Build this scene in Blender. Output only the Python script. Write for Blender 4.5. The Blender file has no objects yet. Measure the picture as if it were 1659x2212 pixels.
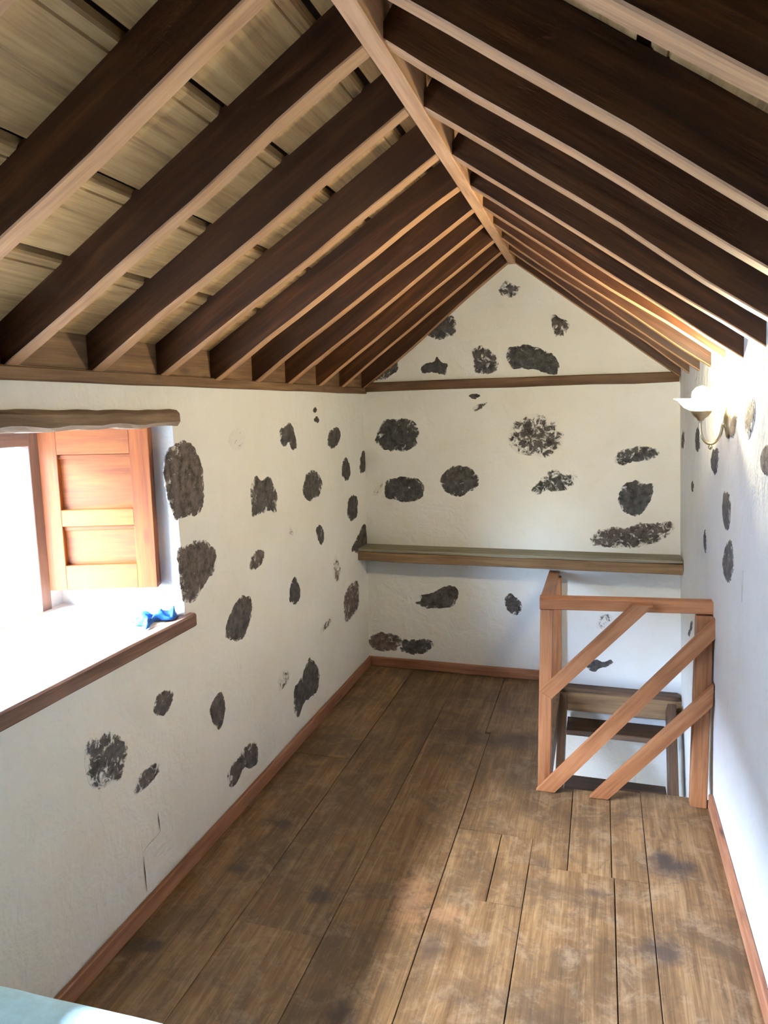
import bpy, math, random
from mathutils import Vector, Matrix, noise
random.seed(11)
scene = bpy.context.scene
COL = scene.collection

# ------------------------------------------------------------------ camera
cam_d = bpy.data.cameras.new('camera')
cam = bpy.data.objects.new('camera', cam_d); COL.objects.link(cam)
cam_d.sensor_fit = 'HORIZONTAL'; cam_d.sensor_width = 36.0; cam_d.lens = 33.676
cam_d.clip_start = 0.02
_r = Vector((0.957861, 0.286674, -0.017886)); _u = Vector((-0.024252, 0.142769, 0.989459)); _f = Vector((-0.286206, 0.947330, -0.143705))
cam.matrix_world = Matrix(((_r.x, _u.x, -_f.x, 1.406), (_r.y, _u.y, -_f.y, 0.0), (_r.z, _u.z, -_f.z, 1.65), (0, 0, 0, 1)))
scene.camera = cam

# ------------------------------------------------------------------ sky, sun, portals, exposure
world = bpy.data.worlds.new('sky'); scene.world = world; world.use_nodes = True
bg = world.node_tree.nodes['Background']
SUN_FROM = Vector((-1.0, -0.66, 1.92)).normalized()      # hazy high sun on the window side, its disc just hidden by the window head
sky = world.node_tree.nodes.new('ShaderNodeTexSky'); sky.sky_type = 'NISHITA'; sky.sun_disc = False
sky.sun_elevation = math.asin(SUN_FROM.z); sky.sun_rotation = math.atan2(SUN_FROM.x, SUN_FROM.y); sky.dust_density = 5.0; sky.altitude = 300.0
cool = world.node_tree.nodes.new('ShaderNodeMix'); cool.data_type = 'RGBA'; cool.blend_type = 'MULTIPLY'; cool.inputs[0].default_value = 1.0
cool.inputs[7].default_value = (0.84, 1.0, 1.22, 1)          # daylight seen by a camera balanced for the warm lamp
world.node_tree.links.new(sky.outputs['Color'], cool.inputs[6]); world.node_tree.links.new(cool.outputs[2], bg.inputs['Color']); bg.inputs['Strength'].default_value = 18.5
def light(name, kind, loc, rot=(0, 0, 0), **kw):
    d = bpy.data.lights.new(name, kind); o = bpy.data.objects.new(name, d); COL.objects.link(o)
    o.location = loc; o.rotation_euler = rot
    for k, v in kw.items(): setattr(d, k, v)
    return o
sun = light('sun', 'SUN', (-6, -4, 9), energy=34.0, angle=0.02, color=(0.98, 0.97, 0.92))
sun.rotation_euler = SUN_FROM.to_track_quat('Z', 'Y').to_euler()
def portal(name, loc, rot, sx, sy):
    o = light(name, 'AREA', loc, rot, shape='RECTANGLE', size=sx, size_y=sy); o.data.cycles.is_portal = True
    return o
portal('window_portal', (-0.45, 1.34, 1.29), (0, -math.pi / 2, 0), 0.64, 1.42)
portal('added_door_portal', (-0.45, 1.5, -1.38), (0, -math.pi / 2, 0), 1.94, 1.8)  # sits in the added, unseen doorway that brightens the stairwell
scene.view_settings.view_transform = 'Standard'; scene.view_settings.look = 'None'
scene.view_settings.gamma = 1.0; scene.view_settings.use_curve_mapping = False
scene.view_settings.exposure = 0.72
scene.cycles.max_bounces = 6; scene.cycles.diffuse_bounces = 5; scene.cycles.glossy_bounces = 2; scene.cycles.transmission_bounces = 2
scene.cycles.caustics_reflective = False; scene.cycles.caustics_refractive = False
scene.cycles.sample_clamp_indirect = 8.0; scene.cycles.adaptive_threshold = 0.03

# ------------------------------------------------------------------ sizes (metres; x across, y along the room, z up)
W0, LEAN, D, YF = 1.885, 0.042, 4.258, -1.25      # right wall leans in
ZL = -2.35                                        # floor of the room below
OX, OY = 1.215, 3.0                               # stair opening: x > OX, y > OY
def wall_right_x(z): return W0 - LEAN * max(z, 0)
def ridge_at(y):
    t = max(0.0, (y - 2.3) / 1.96)
    return 0.970 - 0.066 * t, 2.353 + 0.099 * t - 0.014 * min(1.0, max(0.0, (1.5 - y) / 0.5))
LF = (0.02, 1.767)                                # foot of left rafters, underside
RF = (1.812, 1.783)                               # foot of right rafters, underside

# exposed stones measured on each wall, millimetres: (plaster smear, brown tint, outline along / up the wall)
STONES_LEFT = [
    (0.05, 0.35, [(2110, 1475), (2141, 1518), (2233, 1544), (2296, 1516), (2329, 1465), (2346, 1373), (2336, 1307), (2302, 1279), (2213, 1284), (2156, 1277), (2140, 1318), (2113, 1383)]),
    (0.1, 0.35, [(2152, 1175), (2216, 1170), (2262, 1182), (2338, 1168), (2399, 1126), (2407, 1072), (2373, 1036), (2306, 1009), (2239, 967), (2167, 982), (2155, 1070)]),
    (0.93, 0.2, [(2553, 1536), (2593, 1570), (2650, 1579), (2695, 1548), (2682, 1512), (2631, 1488), (2577, 1504)]),
    (0.05, 0.1, [(3034, 1560), (3149, 1590), (3196, 1538), (3222, 1467), (3162, 1455), (3128, 1504), (3075, 1476), (3036, 1503)]),
    (0.05, 0.1, [(3442, 1644), (3471, 1661), (3497, 1647), (3474, 1630), (3447, 1633)]),
    (0.1, 0.1, [(3450, 1599), (3488, 1615), (3523, 1593), (3503, 1577), (3458, 1585)]),
    (0.05, 0.1, [(3675, 1532), (3781, 1549), (3843, 1507), (3791, 1453), (3701, 1431), (3629, 1456), (3645, 1497)]),
    (0.05, 0.1, [(3856, 1348), (3915, 1372), (3981, 1325), (3984, 1259), (3904, 1231), (3832, 1274)]),
    (0.05, 0.15, [(4164, 1338), (4237, 1395), (4309, 1328), (4259, 1261), (4158, 1254)]),
    (0.15, 0.1, [(2724, 1331), (2780, 1373), (2830, 1339), (2898, 1357), (2940, 1308), (2971, 1264), (2952, 1184), (2873, 1211), (2796, 1207), (2732, 1197), (2727, 1255)]),
    (0.1, 0.1, [(3267, 1261), (3315, 1323), (3404, 1341), (3493, 1306), (3527, 1255), (3485, 1201), (3362, 1187), (3278, 1221)]),
    (0.05, 0.1, [(3935, 1120), (4016, 1140), (4105, 1112), (4089, 1004), (3984, 982), (3912, 1031)]),
    (0.1, 0.1, [(3424, 1033), (3478, 1048), (3532, 1003), (3529, 955), (3488, 932), (3436, 990)]),
    (0.6, 0.3, [(3076, 1064), (3110, 1100), (3140, 1050)]),
    (0.2, 0.4, [(2695, 1030), (2749, 1053), (2823, 1036), (2808, 992), (2741, 970), (2684, 982)]),
    (0.1, 0.15, [(3961, 806), (4063, 865), (4233, 940), (4257, 843), (4253, 783), (4116, 762)]),
    (0.55, 1, [(3652, 807), (3707, 840), (3783, 739), (3730, 673), (3662, 716)]),
    (0.25, 0.7, [(3836, 581), (3957, 612), (4081, 603), (4082, 433), (3921, 408), (3835, 413), (3811, 508)]),
    (0.02, 0, [(3079, 814), (3143, 849), (3196, 768), (3178, 716), (3123, 709), (3060, 743)]),
    (0.05, 0.15, [(2451, 783), (2482, 829), (2572, 883), (2669, 867), (2686, 828), (2655, 759), (2594, 710), (2536, 717), (2452, 760)]),
    (0.65, 0.2, [(3442, 487), (3526, 518), (3628, 507), (3608, 474), (3488, 460), (3440, 469)]),
    (0.6, 0.1, [(2912, 414), (2969, 436), (3037, 400), (3013, 364), (2941, 348), (2911, 354)]),
    (0.08, 0.1, [(3087, 302), (3156, 310), (3231, 352), (3278, 385), (3350, 334), (3412, 249), (3384, 173), (3290, 173), (3188, 179), (3127, 129), (3072, 193)]),
    (0.2, 0.3, [(1960, 681), (1982, 707), (2027, 709), (2072, 683), (2062, 655), (2025, 625), (1974, 637), (1957, 659)]),
    (0.05, 0.2, [(2300, 512), (2331, 544), (2393, 557), (2416, 518), (2414, 454), (2369, 406), (2323, 457)]),
    (0.36, 0.15, [(1618, 667), (1632, 703), (1687, 702), (1729, 697), (1769, 657), (1806, 628), (1805, 574), (1779, 548), (1765, 517), (1728, 537), (1679, 537), (1636, 564), (1621, 608)]),
    (0.35, 0.3, [(1825, 453), (1856, 485), (1907, 491), (1964, 480), (1967, 443), (1926, 432), (1874, 427), (1832, 432)]),
    (0.2, 0.25, [(2404, 188), (2445, 222), (2494, 222), (2568, 243), (2643, 244), (2669, 178), (2659, 119), (2599, 128), (2519, 169), (2475, 130), (2436, 129)]),
]
STONES_BACK = [
    (0.38, 0.1, [(827, 2306), (868, 2362), (904, 2330), (958, 2309), (935, 2270), (893, 2255), (845, 2270)]),
    (0.15, 0.05, [(402, 2095), (460, 2141), (524, 2168), (562, 2178), (580, 2135), (574, 2063), (472, 2041), (421, 2064)]),
    (0.32, 0.25, [(1119, 2143), (1148, 2153), (1166, 2129), (1212, 2115), (1230, 2080), (1202, 2029), (1144, 2031), (1131, 2085)]),
    (0.25, 0.05, [(73, 1820), (142, 1881), (196, 1892), (230, 1954), (222, 1866), (161, 1830), (128, 1816)]),
    (0.05, 0.05, [(367, 1874), (387, 1905), (445, 1909), (465, 1948), (490, 1907), (529, 1900), (515, 1832), (458, 1853), (380, 1849)]),
    (0.25, 0.05, [(674, 1974), (724, 1998), (785, 1969), (829, 1896), (817, 1848), (736, 1838), (693, 1845), (686, 1913)]),
    (0.1, 0, [(877, 1930), (889, 1977), (967, 1992), (1051, 1971), (1134, 1932), (1170, 1872), (1153, 1816), (1088, 1833), (992, 1860), (908, 1857)]),
    (0.2, 0, [(649, 1711), (686, 1723), (730, 1710), (686, 1686)]),
    (0.4, 0, [(676, 1643), (712, 1661), (768, 1672), (749, 1648), (699, 1611)]),
    (0.12, 0, [(73, 1445), (102, 1523), (137, 1575), (244, 1580), (324, 1560), (350, 1483), (329, 1419), (269, 1387), (160, 1387), (86, 1432)]),
    (0.42, 0.1, [(893, 1455), (911, 1541), (995, 1595), (1068, 1594), (1152, 1550), (1206, 1477), (1190, 1405), (1131, 1356), (1034, 1362), (949, 1368), (899, 1417)]),
    (0.3, 0.05, [(1487, 1345), (1503, 1380), (1571, 1402), (1660, 1410), (1721, 1380), (1695, 1345), (1618, 1327), (1528, 1303), (1494, 1315)]),
    (0.04, 0.05, [(129, 1143), (144, 1209), (239, 1226), (333, 1218), (376, 1179), (366, 1101), (291, 1073), (196, 1084), (135, 1096)]),
    (0.85, 0.4, [(45, 1115), (88, 1175), (127, 1202), (123, 1143), (79, 1105)]),
    (0.06, 0.05, [(482, 1213), (519, 1265), (584, 1297), (661, 1285), (712, 1228), (706, 1171), (609, 1112), (544, 1123), (499, 1161)]),
    (0.38, 0, [(1024, 1157), (1073, 1207), (1108, 1257), (1156, 1288), (1204, 1246), (1287, 1247), (1253, 1173), (1158, 1146), (1110, 1158), (1062, 1120)]),
    (0.08, 0, [(1509, 1098), (1532, 1189), (1610, 1223), (1644, 1196), (1694, 1203), (1681, 1107), (1660, 1064), (1616, 1015), (1547, 1038)]),
    (0.3, 0.3, [(1371, 891), (1446, 943), (1550, 946), (1674, 980), (1802, 992), (1798, 930), (1722, 872), (1610, 832), (1472, 832), (1378, 841)]),
    (0.08, 0.2, [(310, 434), (359, 450), (345, 484), (420, 495), (515, 554), (575, 544), (585, 491), (554, 422), (447, 404), (365, 410)]),
    (0.2, 0.1, [(874, 495), (906, 530), (957, 494), (982, 436), (945, 394), (913, 398), (881, 443)]),
    (0.15, 0.8, [(3, 175), (54, 214), (154, 221), (224, 192), (202, 108), (52, 100), (10, 132)]),
    (0.2, 0.1, [(231, 189), (294, 183), (390, 205), (438, 167), (376, 106), (292, 92), (211, 109)]),
    (0.6, 0.3, [(1407, 374), (1429, 439), (1482, 436), (1501, 406), (1449, 345), (1414, 342)]),
    (0.05, 0, [(1358, 123), (1400, 159), (1454, 138), (1495, 163), (1508, 142), (1467, 113), (1431, 103), (1408, 77), (1365, 97)]),
]
STONES_RIGHT = [
    (0.3, 0.4, [(4166, 1458), (4077, 1524), (3995, 1474), (4045, 1403), (4168, 1403)]),
    (0.1, 0.15, [(3571, 1479), (3501, 1541), (3416, 1524), (3416, 1441), (3528, 1428)]),
    (0.1, 0.15, [(3090, 1421), (3032, 1465), (2886, 1479), (2891, 1419), (2974, 1371), (3062, 1388)]),
    (0.1, 0.1, [(3726, 1246), (3684, 1282), (3628, 1260), (3685, 1222)]),
    (0.1, 0.1, [(2796, 1274), (2765, 1334), (2658, 1344), (2621, 1303), (2648, 1224), (2714, 1205), (2779, 1234)]),
    (0.1, 0.1, [(3291, 1073), (3245, 1125), (3192, 1066), (3227, 1016), (3272, 1039)]),
    (0.15, 0.1, [(2782, 1079), (2713, 1151), (2609, 1191), (2565, 1154), (2550, 1108), (2619, 1042), (2741, 1034)]),
    (0.1, 0.5, [(2155, 1499), (2120, 1524), (2066, 1539), (2009, 1538), (2005, 1476), (2061, 1456), (2135, 1465)]),
    (0.15, 0.3, [(2724, 1569), (2636, 1596), (2515, 1617), (2526, 1570), (2578, 1528), (2694, 1555)]),
    (0.3, 0.3, [(2380, 1601), (2315, 1652), (2242, 1660), (2225, 1604), (2310, 1537), (2366, 1558)]),
    (0.1, 0.1, [(3898, 455), (3736, 581), (3676, 569), (3832, 460)]),
]
CRACKS = [[(1939, 303), (1941, 277), (1945, 236)], [(1945, 236), (1904, 231), (1878, 231), (1846, 223)], [(1844, 207), (1846, 148), (1851, 77)]]
PATCH = [(2548, 1089), (2379, 1134), (2398, 1032), (2510, 1008)]

# ------------------------------------------------------------------ materials
class NT:
    def __init__(s, name):
        s.m = bpy.data.materials.new(name); s.m.use_nodes = True
        s.t = s.m.node_tree; s.b = s.t.nodes['Principled BSDF']; s.out = s.t.nodes['Material Output']
    def n(s, kind, **kw):
        nd = s.t.nodes.new(kind)
        for k, v in kw.items():
            if k.startswith('_'): setattr(nd, k[1:], v)
            else: nd.inputs[k.replace('__', ' ')].default_value = v
        return nd
    def l(s, a, b): s.t.links.new(a, b)
    def noise(s, vec, scale, detail=4, rough=0.55, dist=0.0):
        nd = s.n('ShaderNodeTexNoise', Scale=scale, Detail=detail, Roughness=rough, Distortion=dist)
        if vec is not None: s.l(vec, nd.inputs['Vector'])
        return nd.outputs['Fac']
    def ramp(s, fac, stops):
        nd = s.n('ShaderNodeValToRGB'); cr = nd.color_ramp
        while len(cr.elements) < len(stops): cr.elements.new(0.5)
        for e, (p, c) in zip(cr.elements, stops):
            e.position = p; e.color = (c, c, c, 1) if isinstance(c, (int, float)) else (*c, 1)
        s.l(fac, nd.inputs['Fac']); return nd.outputs['Color']
    def mix(s, fac, a, b, mode='MIX'):
        nd = s.n('ShaderNodeMix', _data_type='RGBA', _blend_type=mode)
        for k, v in ((0, fac), (6, a), (7, b)):
            if isinstance(v, (int, float)): nd.inputs[k].default_value = v
            elif isinstance(v, tuple): nd.inputs[k].default_value = (*v, 1)
            else: s.l(v, nd.inputs[k])
        return nd.outputs[2]
    def math(s, op, a, b=0.0, c=None):
        nd = s.n('ShaderNodeMath', _operation=op)
        for k, v in enumerate((a, b, c)):
            if v is None: continue
            if isinstance(v, (int, float)): nd.inputs[k].default_value = v
            else: s.l(v, nd.inputs[k])
        return nd.outputs[0]
    def vec(s, kind='Object', shift=True):
        tc = s.n('ShaderNodeTexCoord'); v = tc.outputs[kind]
        if shift:
            oi = s.n('ShaderNodeObjectInfo')
            mu = s.n('ShaderNodeVectorMath', _operation='MULTIPLY'); mu.inputs[0].default_value = (37.0, 19.0, 53.0)
            s.l(oi.outputs['Random'], mu.inputs[1])
            ad = s.n('ShaderNodeVectorMath', _operation='ADD'); s.l(v, ad.inputs[0]); s.l(mu.outputs[0], ad.inputs[1]); v = ad.outputs[0]
        return v
    def scaled(s, v, sc):
        mu = s.n('ShaderNodeVectorMath', _operation='MULTIPLY'); s.l(v, mu.inputs[0]); mu.inputs[1].default_value = sc
        return mu.outputs[0]
    def bump(s, h, strength, dist=0.01):
        nd = s.n('ShaderNodeBump', Strength=strength, Distance=dist); s.l(h, nd.inputs['Height'])
        s.l(nd.outputs['Normal'], s.b.inputs['Normal'])
    def done(s, col, rough=0.6, spec=0.3):
        if isinstance(col, tuple): s.b.inputs['Base Color'].default_value = (*col, 1)
        else: s.l(col, s.b.inputs['Base Color'])
        if isinstance(rough, (int, float)): s.b.inputs['Roughness'].default_value = rough
        else: s.l(rough, s.b.inputs['Roughness'])
        s.b.inputs['Specular IOR Level'].default_value = spec
        return s.m

def wood(name, dark, mid, lightc, rough=0.6, grain=1.0, bump=0.35, knots=True, blotch=0.35, spec=0.3):
    m = NT(name); v = m.vec()
    g1 = m.noise(m.scaled(v, (1.1, 16 * grain, 16 * grain)), 2.0, 5, 0.6, 0.6)
    g2 = m.noise(m.scaled(v, (3.0, 90 * grain, 90 * grain)), 2.0, 3, 0.6)
    g = m.math('ADD', m.math('MULTIPLY', g1, 0.72), m.math('MULTIPLY', g2, 0.28))
    col = m.ramp(g, [(0.33, dark), (0.5, mid), (0.68, lightc)])
    bl = m.noise(v, 3.2, 4, 0.6)
    col = m.mix(m.math('MULTIPLY', m.ramp(bl, [(0.42, 0.0), (0.7, 1.0)]), blotch), col, dark)
    if knots:
        vo = m.n('ShaderNodeTexVoronoi', Scale=1.0); m.l(m.scaled(v, (3.0, 9.0, 9.0)), vo.inputs['Vector'])
        k = m.ramp(vo.outputs['Distance'], [(0.03, 1.0), (0.13, 0.0)])
        col = m.mix(m.math('MULTIPLY', k, 0.75), col, tuple(c * 0.25 for c in dark))
    tint = m.n('ShaderNodeObjectInfo')
    hv = m.n('ShaderNodeHueSaturation'); m.l(col, hv.inputs['Color'])
    m.l(m.math('MULTIPLY_ADD', tint.outputs['Random'], 0.35, 0.82), hv.inputs['Value'])
    m.bump(g, bump, 0.004)
    return m.done(hv.outputs['Color'], rough, spec)

M = {}
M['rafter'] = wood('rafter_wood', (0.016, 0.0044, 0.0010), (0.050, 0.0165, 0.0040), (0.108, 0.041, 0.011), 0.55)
M['rafter_under'] = wood('rafter_pale_underside', (0.20, 0.098, 0.042), (0.36, 0.192, 0.086), (0.46, 0.265, 0.13), 0.6, 1.0, 0.25, False, 0.2)  # rafter bottom faces take a much paler colour than the sides
M['roof_board'] = wood('roof_board_wood', (0.14, 0.072, 0.022), (0.31, 0.180, 0.064), (0.45, 0.285, 0.115), 0.65, 0.8, 0.4)
M['deck'] = wood('dark_roof_deck', (0.03, 0.015, 0.008), (0.05, 0.028, 0.014), (0.08, 0.045, 0.022), 0.8)
M['ridge'] = wood('ridge_wood', (0.24, 0.125, 0.06), (0.42, 0.24, 0.13), (0.52, 0.32, 0.18), 0.6, 1.0, 0.3, True, 0.2)
M['plate'] = wood('wall_plate_wood', (0.075, 0.038, 0.015), (0.17, 0.092, 0.040), (0.27, 0.16, 0.078), 0.65)
M['tie'] = wood('tie_beam_wood', (0.045, 0.022, 0.008), (0.10, 0.052, 0.020), (0.17, 0.095, 0.042), 0.65)
M['old'] = wood('old_lintel_wood', (0.075, 0.045, 0.025), (0.16, 0.105, 0.06), (0.27, 0.18, 0.11), 0.75, 0.8, 0.7)
M['sill_wood'] = wood('sill_wood', (0.07, 0.035, 0.022), (0.14, 0.075, 0.048), (0.24, 0.14, 0.09), 0.7, 1.0, 0.5)
M['shelf'] = wood('shelf_wood', (0.09, 0.05, 0.022), (0.17, 0.10, 0.045), (0.26, 0.165, 0.08), 0.6)
M['dusty'] = wood('dusty_shelf_top', (0.14, 0.125, 0.085), (0.22, 0.20, 0.14), (0.30, 0.275, 0.20), 0.75, 0.6, 0.3, False)
M['rail'] = wood('railing_pine', (0.19, 0.070, 0.026), (0.34, 0.140, 0.055), (0.45, 0.215, 0.095), 0.5, 0.8, 0.25)
M['base'] = wood('baseboard_wood', (0.17, 0.065, 0.03), (0.30, 0.13, 0.065), (0.42, 0.21, 0.115), 0.5, 0.8, 0.25)
M['shutter'] = wood('shutter_wood', (0.10, 0.021, 0.0025), (0.18, 0.045, 0.0055), (0.25, 0.075, 0.011), 0.45, 0.8, 0.25, True, 0.15)
M['frame'] = wood('window_frame_wood', (0.05, 0.020, 0.011), (0.085, 0.037, 0.021), (0.13, 0.062, 0.037), 0.55)
M['stair'] = wood('stair_wood', (0.035, 0.018, 0.010), (0.085, 0.045, 0.022), (0.15, 0.085, 0.045), 0.55)
M['joist'] = wood('joist_wood', (0.13, 0.07, 0.03), (0.26, 0.15, 0.07), (0.36, 0.22, 0.11), 0.65)

def floor_mat():
    m = NT('worn_floor_wood'); v = m.vec()
    geo = m.n('ShaderNodeNewGeometry'); pos = geo.outputs['Position']
    g1 = m.noise(m.scaled(v, (0.9, 11, 11)), 2.0, 6, 0.62, 1.2)
    g2 = m.noise(m.scaled(v, (2.5, 85, 85)), 2.0, 3, 0.6)
    g = m.math('ADD', m.math('MULTIPLY', g1, 0.62), m.math('MULTIPLY', g2, 0.38))
    col = m.ramp(g, [(0.32, (0.080, 0.039, 0.013)), (0.5, (0.175, 0.098, 0.040)), (0.68, (0.30, 0.188, 0.088))])
    # worn, scuffed and grimy areas
    n1 = m.noise(pos, 2.6, 6, 0.68, 0.9)
    col = m.mix(m.math('MULTIPLY', m.ramp(n1, [(0.46, 0.0), (0.62, 1.0)]), 0.66), col, (0.062, 0.040, 0.021))
    n2 = m.noise(pos, 9.5, 6, 0.75, 0.5)
    col = m.mix(m.math('MULTIPLY', m.ramp(n2, [(0.50, 0.0), (0.66, 1.0)]), 0.42), col, (0.34, 0.240, 0.140))
    n3 = m.noise(pos, 19.0, 5, 0.75, 0.9)
    col = m.mix(m.math('MULTIPLY', m.ramp(n3, [(0.54, 0.0), (0.66, 1.0)]), 0.45), col, (0.055, 0.036, 0.025))
    n4 = m.noise(m.scaled(pos, (60, 4, 4)), 1.0, 4, 0.7, 0.8)
    col = m.mix(m.math('MULTIPLY', m.ramp(n4, [(0.60, 0.0), (0.70, 1.0)]), 0.5), col, (0.05, 0.03, 0.016))
    # individual stains: x, y, radius x, radius y, strength, colour
    ink = (0.035, 0.028, 0.027)
    warm = (0.42, 0.22, 0.115)
    for (x, y, rx, ry, st, c) in [(1.68, 2.56, .12, .10, .85, ink), (1.43, 2.34, .06, .03, .6, ink), (1.63, 2.12, .10, .06, .7, ink),
            (.22, 2.44, .08, .05, .8, ink), (.52, 2.08, .06, .05, .75, ink), (.76, 1.64, .06, .07, .7, ink), (.10, 1.73, .05, .04, .8, ink),
            (.045, 1.71, .05, .05, .7, ink), (.17, 2.14, .05, .04, .7, ink), (.99, 3.40, .28, .12, .45, ink), (1.24, 2.46, .05, .05, .5, ink),
            (.83, 2.15, .08, .16, .42, warm), (.95, 2.10, .09, .06, .34, warm), (1.33, 1.75, .10, .08, .3, ink), (.95, 1.95, .05, .10, .5, ink)]:
        sub = m.n('ShaderNodeVectorMath', _operation='SUBTRACT'); m.l(pos, sub.inputs[0]); sub.inputs[1].default_value = (x, y, 0)
        sc = m.scaled(sub.outputs[0], (1 / rx, 1 / ry, 0))
        ln = m.n('ShaderNodeVectorMath', _operation='LENGTH'); m.l(sc, ln.inputs[0])
        d = m.math('ADD', ln.outputs['Value'], m.math('MULTIPLY_ADD', n3, 2.6, -1.3))
        col = m.mix(m.math('MULTIPLY', m.ramp(d, [(0.25, 1.0), (1.2, 0.0)]), st), col, c)
    oi = m.n('ShaderNodeObjectInfo'); hv = m.n('ShaderNodeHueSaturation'); m.l(col, hv.inputs['Color'])
    m.l(m.math('MULTIPLY_ADD', oi.outputs['Random'], 0.3, 0.85), hv.inputs['Value'])
    m.bump(m.math('ADD', g, m.math('MULTIPLY', n3, 0.5)), 0.4, 0.004)
    rough = m.math('MULTIPLY_ADD', n2, 0.35, 0.36)
    return m.done(hv.outputs['Color'], rough, 0.35)
M['floor'] = floor_mat()

def plaster(name, base=(0.80, 0.81, 0.775)):
    m = NT(name); geo = m.n('ShaderNodeNewGeometry'); pos = geo.outputs['Position']
    n1 = m.noise(pos, 2.3, 3, 0.6); n2 = m.noise(pos, 26.0, 4, 0.65); n3 = m.noise(pos, 9.0, 3, 0.6, 0.6)
    col = m.mix(m.ramp(n1, [(0.4, 0.0), (0.7, 1.0)]), base, tuple(c * k for c, k in zip(base, (0.94, 0.925, 0.89))))
    col = m.mix(m.math('MULTIPLY', m.ramp(n2, [(0.66, 0.0), (0.8, 1.0)]), 0.35), col, (0.52, 0.48, 0.42))
    m.bump(m.math('ADD', m.math('MULTIPLY', n3, 1.0), m.math('MULTIPLY', n2, 0.35)), 0.75, 0.014)
    return m.done(col, 0.85, 0.15)
M['plaster'] = plaster('white_lime_plaster')
M['plaster_out'] = plaster('outside_lime_wash', (0.76, 0.74, 0.70))

def stone_mat():
    # object colour: red = how much plaster is still smeared over, green = brown tint
    m = NT('basalt_stone'); v = m.vec(); oi = m.n('ShaderNodeObjectInfo')
    sp = m.n('ShaderNodeSeparateColor'); m.l(oi.outputs['Color'], sp.inputs['Color'])
    n1 = m.noise(v, 30.0, 6, 0.65); n2 = m.noise(v, 110.0, 4, 0.6)
    grey = m.ramp(n1, [(0.35, (0.030, 0.030, 0.029)), (0.65, (0.095, 0.092, 0.086))])
    brown = m.ramp(n1, [(0.35, (0.075, 0.050, 0.040)), (0.65, (0.24, 0.175, 0.14))])
    col = m.mix(sp.outputs['Green'], grey, brown)
    pores = m.ramp(n2, [(0.30, 1.0), (0.40, 0.0)])
    col = m.mix(m.math('MULTIPLY', pores, 0.6), col, (0.02, 0.02, 0.02))
    s1 = m.noise(v, 26.0, 6, 0.74, 0.7)
    th = m.math('MULTIPLY_ADD', sp.outputs['Red'], 0.36, -0.20)
    ra = m.n('ShaderNodeAttribute', _attribute_name='rim')
    f = m.math('ADD', m.math('ADD', s1, th), m.math('MULTIPLY', m.math('POWER', ra.outputs['Fac'], 2.0), 0.17))
    col = m.mix(m.ramp(f, [(0.46, 0.0), (0.56, 1.0)]), col, (0.75, 0.745, 0.70))
    m.bump(m.math('ADD', n1, m.math('MULTIPLY', n2, 0.5)), 0.6, 0.006)
    return m.done(col, 0.85, 0.2)
M['stone'] = stone_mat()

def simple(name, col, rough=0.5, spec=0.4, metal=0.0, var=0.0, scale=12.0, bump=0.0):
    m = NT(name); v = m.vec()
    n = m.noise(v, scale, 5, 0.6)
    c = m.mix(m.ramp(n, [(0.35, 0.0), (0.65, 1.0)]), tuple(x * (1 - var) for x in col), col) if var else col
    if bump: m.bump(n, bump, 0.004)
    m.b.inputs['Metallic'].default_value = metal
    return m.done(c, rough, spec)
M['crack'] = simple('crack_dirt', (0.07, 0.06, 0.05), 0.9, 0.1, 0, 0.4, 60)
M['hair_crack'] = simple('hairline_crack', (0.42, 0.38, 0.32), 0.9, 0.1, 0, 0.3, 60)
M['brass'] = simple('aged_brass', (0.62, 0.52, 0.33), 0.32, 0.5, 1.0, 0.3, 30)
M['blue_cloth'] = simple('pale_blue_cotton', (0.58, 0.89, 0.99), 0.85, 0.2, 0, 0.12, 40, 0.15)
M['blue_rag'] = simple('bright_blue_cloth', (0.012, 0.10, 0.36), 0.6, 0.3, 0, 0.45, 40, 0.2)
M['black_iron'] = simple('black_iron', (0.03, 0.03, 0.03), 0.6, 0.4, 0.6, 0.3, 40)
M['earth'] = simple('pale_paving', (0.30, 0.28, 0.25), 0.9, 0.2, 0, 0.25, 6, 0.3)
M['lower_floor'] = simple('lower_room_tiles', (0.50, 0.47, 0.43), 0.6, 0.3, 0, 0.2, 8)

def glass_shade():
    m = NT('frosted_white_glass'); m.b.inputs['Base Color'].default_value = (0.95, 0.92, 0.85, 1)
    m.b.inputs['Roughness'].default_value = 0.35
    n = m.noise(m.vec(), 30.0, 3)
    m.l(m.ramp(n, [(0.2, (0.93, 0.89, 0.80)), (0.8, (0.97, 0.94, 0.88))]), m.b.inputs['Base Color'])
    m.b.inputs['Emission Color'].default_value = (1.0, 0.90, 0.72, 1); m.b.inputs['Emission Strength'].default_value = 3.0
    tr = m.n('ShaderNodeBsdfTranslucent'); tr.inputs['Color'].default_value = (0.95, 0.9, 0.8, 1)
    mx = m.n('ShaderNodeMixShader'); mx.inputs[0].default_value = 0.5
    m.l(m.b.outputs[0], mx.inputs[1]); m.l(tr.outputs[0], mx.inputs[2]); m.l(mx.outputs[0], m.out.inputs['Surface'])
    return m.m
M['shade'] = glass_shade()
def bulb_mat():
    m = NT('lit_bulb'); m.b.inputs['Emission Color'].default_value = (1.0, 0.82, 0.55, 1)
    m.b.inputs['Emission Strength'].default_value = 260.0; return m.done((0.9, 0.85, 0.75), 0.4)
M['bulb'] = bulb_mat()

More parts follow.
